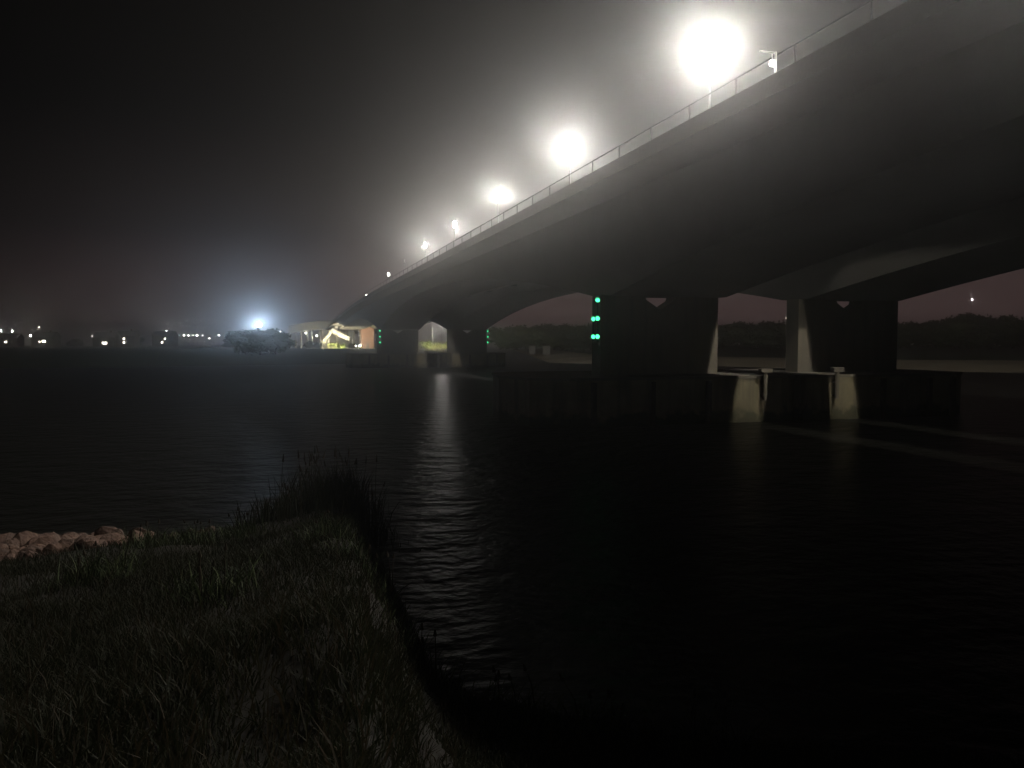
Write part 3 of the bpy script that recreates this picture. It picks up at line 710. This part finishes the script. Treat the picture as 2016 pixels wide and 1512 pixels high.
def blades(name, P, Z, hmin, hmax, width, m, lean=0.5, parent=None):
    n = len(P); h = hmin+(hmax-hmin)*RNG.random(n)**1.5; a = RNG.random(n)*6.283; l = h*lean*(0.3+RNG.random(n)); b2 = RNG.random(n)*6.283
    w = width*(0.6+0.8*RNG.random(n))
    vs = np.zeros((n,5,3))
    base = np.c_[P, Z]; dirn = np.c_[np.cos(a), np.sin(a), np.zeros(n)]; side = np.c_[np.cos(b2), np.sin(b2), np.zeros(n)]
    mid = base+dirn*(l*0.35)[:,None]; mid[:,2] += h*0.6
    tip = base+dirn*l[:,None]; tip[:,2] += h
    vs[:,0] = base-side*w[:,None]/2; vs[:,1] = base+side*w[:,None]/2; vs[:,2] = mid+side*w[:,None]*0.4; vs[:,3] = mid-side*w[:,None]*0.4; vs[:,4] = tip
    idx = np.arange(n)*5
    fs = [(i,i+1,i+2,i+3) for i in idx]+[(i+3,i+2,i+4) for i in idx]
    me = bpy.data.meshes.new(name); me.from_pydata(vs.reshape(-1,3).tolist(), [], [tuple(int(x) for x in f) for f in fs]); me.materials.append(m)
    o = bpy.data.objects.new(name, me); COL.objects.link(o)
    if parent is not None: o.parent = parent
    return o
def scatter(n, clump, seed, dmin=0.1):
    out = []
    while sum(len(o) for o in out) < n:
        dep = 2.2+ (31-2.2)*RNG.random(n*2)**1.4; px = RNG.uniform(-150, 2160, n*2)
        lat = (px-1008)/FPX*dep
        P = np.c_[_f.x*dep+_r.x*lat, _f.y*dep+_r.y*lat]
        d = shore_dist(P); ok = (d > dmin) & (vnoise(P, clump, seed)+0.35*vnoise(P, clump*0.3, seed+1) > RNG.random(len(P))*0.8)
        rocky = (px < 250) & (d < 2.4)
        ok &= ~(rocky & (RNG.random(len(P)) > 0.04))
        out.append(P[ok])
    return np.vstack(out)[:n]
P = scatter(120000, 1.6, 11)
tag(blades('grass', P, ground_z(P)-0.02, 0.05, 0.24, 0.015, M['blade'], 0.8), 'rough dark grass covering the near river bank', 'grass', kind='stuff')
P = scatter(9000, 2.4, 31)
tag(blades('dry_grass', P, ground_z(P)-0.02, 0.12, 0.42, 0.012, M['dry_blade'], 0.6), 'taller dry grass stalks among the bank grass', 'grass', kind='stuff')
def clump(name, px, py, label, n, spread, h0, h1, width, m, cat, group, stems=8, lean=0.35):
    q = onplane(px, py, 0.9); P0 = np.array([(q.x,q.y)]); z0 = max(ground_z(P0)[0], WATER-0.1)
    C = empty(name, (q.x,q.y,z0), 0, label, cat, group)
    P = RNG.normal(size=(n,2))*spread
    blades('leaves', P, ground_z(P+P0)-z0-0.04, h0, h1, width, m, lean, C)
    bm = bmesh.new()
    for k in range(stems):
        x, y = RNG.normal(size=2)*spread*0.7; hh = h1*RNG.uniform(0.8,1.1); dx, dy = RNG.normal(size=2)*0.15*hh
        tube(bm, (x,y,-0.05), (x+dx*0.4,y+dy*0.4,hh*0.6), 0.012, 0.009, 4); tube(bm, (x+dx*0.4,y+dy*0.4,hh*0.6), (x+dx,y+dy,hh), 0.009, 0.004, 4)
        tube(bm, (x+dx,y+dy,hh*0.97), (x+dx*1.2,y+dy*1.2,hh*1.12), 0.03, 0.008, 5)
    tag(finish('stems', bm, M['dry_blade'], C), kind='stuff')
reeds = [(600,1000,'leftmost tall reed clump at the tip of the near bank'),(632,985,'second tall reed clump at the tip of the near bank'),(662,988,'third and tallest reed clump at the tip of the near bank'),(692,1000,'rightmost reed clump at the tip of the near bank'),
 (560,1022,'shorter reed clump left of the tall reeds'),(715,1045,'reed clump at the water edge below the tall reeds')]
for px, py, lab in reeds:
    clump('reed_clump', px, py, lab, 260, 0.55, 0.6, 1.6 if py < 1005 else 0.9, 0.028, M['blade'], 'reeds', 'reeds on the near bank')
weeds = [(480,1060,'leafy weed on the bank left of the reeds'),(390,1075,'leafy weed on the shore right of the stones'),(300,1085,'weed at the right end of the reddish stones'),
 (640,1180,'dark weed in the middle of the bank slope'),(740,1280,'weed beside the water below the reeds'),(840,1390,'weed at the lower water edge'),
 (1010,1440,'weed at the bottom of the picture left of centre'),(1180,1470,'weed at the bottom of the picture in the middle'),(1370,1490,'weed at the bottom of the picture right of centre'),
 (200,1300,'weed on the lower left of the bank slope'),(420,1400,'weed at the lower left bottom of the bank')]
for px, py, lab in weeds:
    clump('weed', px, py, lab, 260, 0.30, 0.15, 0.6, 0.022, M['leaf'], 'weed', 'weeds on the near bank', 5, 0.8)

# ------------------------------------------------------------------ haze
bm = bmesh.new(); box(bm, -1250, 1250, -160, 1560, -4.0, 32.0)
mh = bpy.data.materials.new('haze'); mh.use_nodes = True
t = mh.node_tree; t.nodes.clear(); o_ = t.nodes.new('ShaderNodeOutputMaterial'); pv = t.nodes.new('ShaderNodeVolumePrincipled')
pv.inputs['Color'].default_value = (0.95,0.95,0.95,1); pv.inputs['Density'].default_value = HAZE_D; pv.inputs['Anisotropy'].default_value = HAZE_G
pv.inputs['Density Attribute'].default_value = ''; mh.cycles.homogeneous_volume = True; mh.cycles.volume_sampling = 'MULTIPLE_IMPORTANCE'
t.links.new(pv.outputs[0], o_.inputs['Volume'])
tag(finish('haze', bm, mh), kind='stuff')
